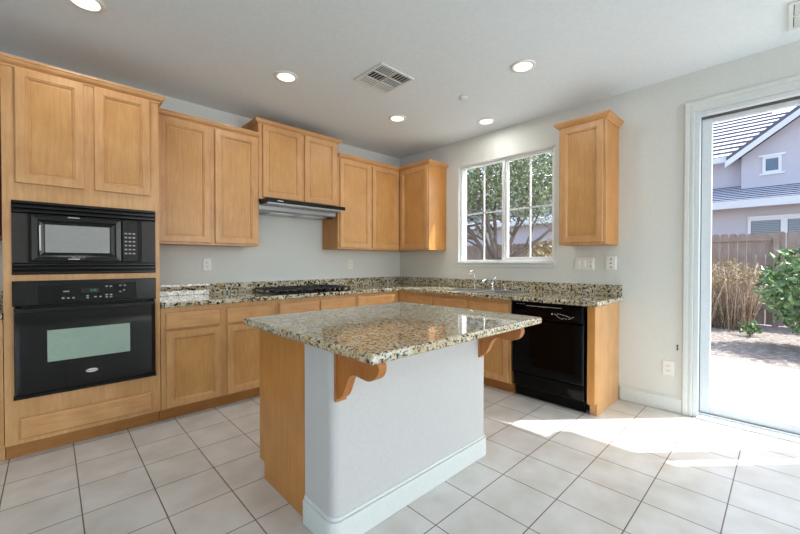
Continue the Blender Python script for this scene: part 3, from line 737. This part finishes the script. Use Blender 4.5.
# neighbour's house
p = thing('neighbor_house', 'grey stucco two-storey house with pale tiled roofs beyond the fence', 'house', (15, -2, GZ))
hx = lambda x: x-15; hy = lambda y: y+2; hz = lambda z: z-GZ
def hbox(m, x0, x1, y0, y1, z0, z1, mi=0): return m.box(hx(x0), hx(x1), hy(y0), hy(y1), hz(z0), hz(z1), mi)
hbox(MB(), 14.05, 14.5, -12, 12, GZ, 3.2).build('lower_wall', 'stucco', p)
hbox(MB(), 15.4, 15.7, -2.8, 12, 3.0, 5.15).build('upper_wall', 'stucco', p)
m = MB().prism([(hy(-2.70), hz(3.0)), (hy(-2.70), hz(5.12)), (hy(-5.2), hz(7.02)), (hy(-7.7), hz(5.12)), (hy(-7.7), hz(3.0))], hx(16.2), 'x', hx(15.0)); m.build('gable_wall', 'stucco', p)
def courses(m, xa, za, xb, zb_, y0, y1, n, xoff=0, th=.05):
    for i in range(n):
        t0, t1 = i/n, (i+1.06)/n
        ax, az = xa+(xb-xa)*t0, za+(zb_-za)*t0; bx, bz = xa+(xb-xa)*t1, za+(zb_-za)*t1
        vs = [(hx(ax), hy(y0), hz(az)), (hx(ax), hy(y1), hz(az)), (hx(bx), hy(y1), hz(bz)), (hx(bx), hy(y0), hz(bz)),
              (hx(ax), hy(y0), hz(az+th)), (hx(ax), hy(y1), hz(az+th)), (hx(bx), hy(y1), hz(bz+.008)), (hx(bx), hy(y0), hz(bz+.008))]
        m.add(vs, [(4, 7, 6, 5), (2, 3, 0, 1), (0, 3, 7, 4), (1, 5, 6, 2)], 0); m.add(vs, [(0, 4, 5, 1)], 1)
    return m
courses(MB(), 13.6, 3.34, 15.5, 4.16, -12, 12, 9, th=.05).build('lower_roof', ['roof', 'roof_edge'], p)
hbox(MB(), 13.50, 13.60, -12, 12, 3.10, 3.36).build('fascia_board', 'fascia', p)
courses(MB(), 14.95, 5.18, 19.6, 7.95, -2.35, 12, 11, th=.09).build('upper_roof', ['roof', 'roof_edge'], p)
# main roof continues behind the gable, hipped down to the right
m = MB()
n = 11
for i in range(n):
    t0, t1 = i/n, (i+1.06)/n; th = .09
    ax, az = 14.95+4.65*t0, 5.18+2.77*t0; bx, bz = 14.95+4.65*t1, 5.18+2.77*t1
    ya, yb_ = -2.35-5.2*(1-t0)-.6, -2.35-5.2*(1-t1)-.6; y0 = -2.35
    vy = lambda z: -2.30-(z-4.99)/.763
    if az < 7.1: ya, yb_ = max(ya, vy(az)+.02), max(yb_, vy(bz)+.02)
    vs = [(hx(ax), hy(ya), hz(az)), (hx(ax), hy(y0), hz(az)), (hx(bx), hy(y0), hz(bz)), (hx(bx), hy(yb_), hz(bz)),
          (hx(ax), hy(ya), hz(az+th)), (hx(ax), hy(y0), hz(az+th)), (hx(bx), hy(y0), hz(bz+.008)), (hx(bx), hy(yb_), hz(bz+.008))]
    m.add(vs, [(4, 7, 6, 5), (2, 3, 0, 1), (0, 3, 7, 4), (1, 5, 6, 2)], 0); m.add(vs, [(0, 4, 5, 1)], 1)
m.build('hip_roof', ['roof', 'roof_edge'], p)
hbox(MB(), 14.86, 14.95, -2.42, 12, 5.02, 5.22).build('fascia_board', 'fascia', p)
k = (6.405-4.99)/(4.154-2.30); pk = -5.2; zp = 4.99 + k*(5.2-2.30)
m = MB()
for sgn in (1, -1):
    ye = pk + sgn*(5.2-2.30)
    pts = [(hy(ye), hz(4.99)), (hy(pk), hz(zp)), (hy(pk), hz(zp+.16)), (hy(ye), hz(5.15))]
    m.prism(pts, hx(20), 'x', hx(14.66))
m.build('gable_roof', 'roof_edge', p)
m = MB()
for sgn in (1, -1):
    ye = pk + sgn*(5.2-2.27)
    m.prism([(hy(ye), hz(4.76)), (hy(pk), hz(zp-.23)), (hy(pk), hz(zp-.02)), (hy(ye), hz(4.97))], hx(14.66), 'x', hx(14.56))
m.build('rake_board', 'fascia', p)
def hwin(x, y0, y1, z0, z1, blind, sills=True):
    e_ = .079 if blind else .18; m = MB(); hbox(m, x-.05, x, y0-.08, y0, z0-.08, z1+.08); hbox(m, x-.05, x, y1, y1+.08, z0-.08, z1+.08); hbox(m, x-.05, x, y0, y1, z0-.08, z0); hbox(m, x-.05, x, y0, y1, z1, z1+.08)
    hbox(m, x-.09, x, y0-e_, y1+e_, z1+.08, z1+.15)
    if sills: hbox(m, x-.08, x, y0-.16, y1+.16, z0-.14, z0-.08)
    fr = m.build('window', 'fascia', p)
    hbox(MB(), x-.02, x-.002, y0, y1, z0, z1).build('window_pane', 'pane_dark', fr)
    if blind:
        m = MB(); z = z0+.03
        while z < z1-.03: hbox(m, x-.03, x-.021, y0+.02, y1-.02, z, z+.035); z += .06
        m.build('blind', 'blind', fr)
hwin(15.0, -3.66, -3.34, 4.50, 4.93, False)
hwin(14.05, -3.74, -3.02, 1.5, 2.66, True); hwin(14.05, -4.72, -3.90, 1.5, 2.66, True)

# vegetation
def leaves(m, c, r, n, size, rnd, shell=.5, lift=0, up=.3):
    for _ in range(n):
        while True:
            d = Vector((rnd.uniform(-1, 1), rnd.uniform(-1, 1), rnd.uniform(-1, 1)))
            if shell < d.length < 1: break
        q = Vector((c[0]+d.x*r[0], c[1]+d.y*r[1], c[2]+d.z*r[2]))
        a = Vector((rnd.gauss(0, 1), rnd.gauss(0, 1), rnd.gauss(0, 1)+up)).normalized()
        b = a.cross(Vector((rnd.gauss(0, 1), rnd.gauss(0, 1), rnd.gauss(0, 1)))).normalized(); s_ = size*rnd.uniform(.6, 1.3)
        nn = a.cross(b)*s_*.12
        m.add([q, q+a*s_*.5+b*s_*.28+nn, q+a*s_, q+a*s_*.5-b*s_*.28+nn], [(0, 1, 2), (0, 2, 3)])
rnd = random.Random(7)
TB = Vector((4.5, 1.16, GZ))
p = thing('shade_tree', 'leafy tree with several crooked grey trunks outside the kitchen window', 'tree', TB)
m = MB(); tips = []
def branch(a, d, L, r, lvl):
    pts = [Vector(a)]; dd = Vector(d).normalized(); rs = [r]
    for i in range(4):
        dd = (dd + Vector((rnd.gauss(0, .13), rnd.gauss(0, .13), rnd.gauss(.03, .08)))).normalized(); pts.append(pts[-1] + dd*L/4); rs.append(r*(1-.15*(i+1)))
    m.tube(pts, rs, 7)
    if lvl > 0:
        for k_ in range(3 if lvl > 1 else 2):
            q = pts[rnd.choice((2, 3, 4))]; dv = (dd + Vector((rnd.gauss(0, .6), rnd.gauss(0, .6), rnd.gauss(.1, .3)))).normalized()
            branch(q, dv, L*.75, r*.5, lvl-1)
    tips.append(pts[-1])
branch((0, 0, 0), (0, 0, 1), 1.5, .12, 0)
for d in ((-.3, .5, .8), (.2, -.6, .8), (-.2, -.15, 1), (.5, .5, .9), (-.1, -1.0, .65), (.1, 1.1, .6), (-.5, .1, .8)):
    branch((0, 0, 1.25), d, 1.7, .065, 2)
m.build('trunk', 'bark', p)
m = MB()
for t_ in tips:
    if t_.z > 2.2: leaves(m, t_, (.55, .55, .45), 70, .10, rnd, .0)
leaves(m, (.1, -.1, 4.6), (2.7, 3.0, 1.9), 17000, .10, rnd, .35)
leaves(m, (.1, -.1, 3.3), (2.2, 2.6, .8), 2600, .10, rnd, .1)
m.build('foliage', 'leaf_tree', p)
# green shrub near the door
BC = (4.75, -4.34, GZ)
p = thing('green_shrub', 'glossy green shrub with broad leaves seen through the sliding door', 'shrub', BC)
m = MB()
for i in range(26):
    q = rnd.uniform(0, 2*PI); rr = rnd.uniform(.2, .62); z = rnd.uniform(.7, 1.55)
    m.tube([(rnd.gauss(0, .06), rnd.gauss(0, .06), 0), (rr*.4*math.cos(q), rr*.4*math.sin(q), z*.5), (rr*math.cos(q), rr*math.sin(q), z)], [.016, .011, .005], 5)
m.build('stem', 'bark', p)
m = MB(); leaves(m, (0, 0, .95), (.74, .80, .72), 1500, .15, rnd, .55, up=.2); leaves(m, (0, .1, .75), (.6, .6, .4), 350, .13, rnd, .3)
m.build('foliage', 'leaf_bush', p)
p = thing('dry_shrub', 'dry brown twiggy shrub against the fence, left of the green shrub', 'shrub', (6.4, -3.0, GZ))
m = MB()
for i in range(210):
    bx, by = rnd.gauss(0, .16), rnd.uniform(-.42, .42); q = rnd.uniform(-.25, .25); h = rnd.uniform(.7, 1.35)
    m.tube([(bx, by, 0), (bx+rnd.gauss(0, .05), by+q*.5, h*.55), (bx+rnd.gauss(0, .12), by+q*1.2, h)], [.010, .008, .004], 4)
m.build('twigs', 'dry', p)
m = MB(); leaves(m, (0, 0, 1.05), (.35, .6, .35), 700, .07, rnd, 0); leaves(m, (0, 0, .5), (.35, .6, .4), 500, .06, rnd, 0); m.build('dry_foliage', 'dry_leaf', p)
p = thing('garden_seedling', 'small low green sprout in the gravel at the foot of the dry shrub', 'plant', (5.55, -3.42, GZ))
m = MB(); leaves(m, (0, 0, .12), (.17, .17, .11), 70, .11, rnd, 0, up=1)
for i in range(8):
    q = i*PI/4; m.tube([(0, 0, 0), (.08*math.cos(q), .08*math.sin(q), .12)], .004, 4)
m.build('foliage', 'leaf_bush', p)
p = thing('flowering_shrub', 'pale yellow-leaved shrub in front of the fence, lower right in the window', 'shrub', (5.4, .35, GZ))
m = MB()
for i in range(12):
    q = rnd.uniform(0, 2*PI); m.tube([(0, 0, 0), (.2*math.cos(q), .2*math.sin(q), .8), (.35*math.cos(q), .35*math.sin(q), 1.5)], [.014, .010, .004], 5)
m.build('stem', 'bark', p)
m = MB(); leaves(m, (0, 0, 1.4), (.5, .5, .55), 420, .12, rnd, .1); m.build('foliage', 'dry_leaf', p)

# repeats of one kind share a group
for nm, g in (('wall_cabinet', 'maple and cherry wall cabinets around the kitchen'), ('base_cabinet', 'base cabinets under the granite counters'), ('recessed_light', 'round recessed lights in the kitchen ceiling'),
              ('wall_outlet', 'white outlets on the kitchen walls'), ('ceiling_vent', 'ceiling air vents'), ('countertop', 'granite counters along the walls')):
    for o in C.objects:
        if o.parent is None and o.name.split('.')[0] == nm: o['group'] = g
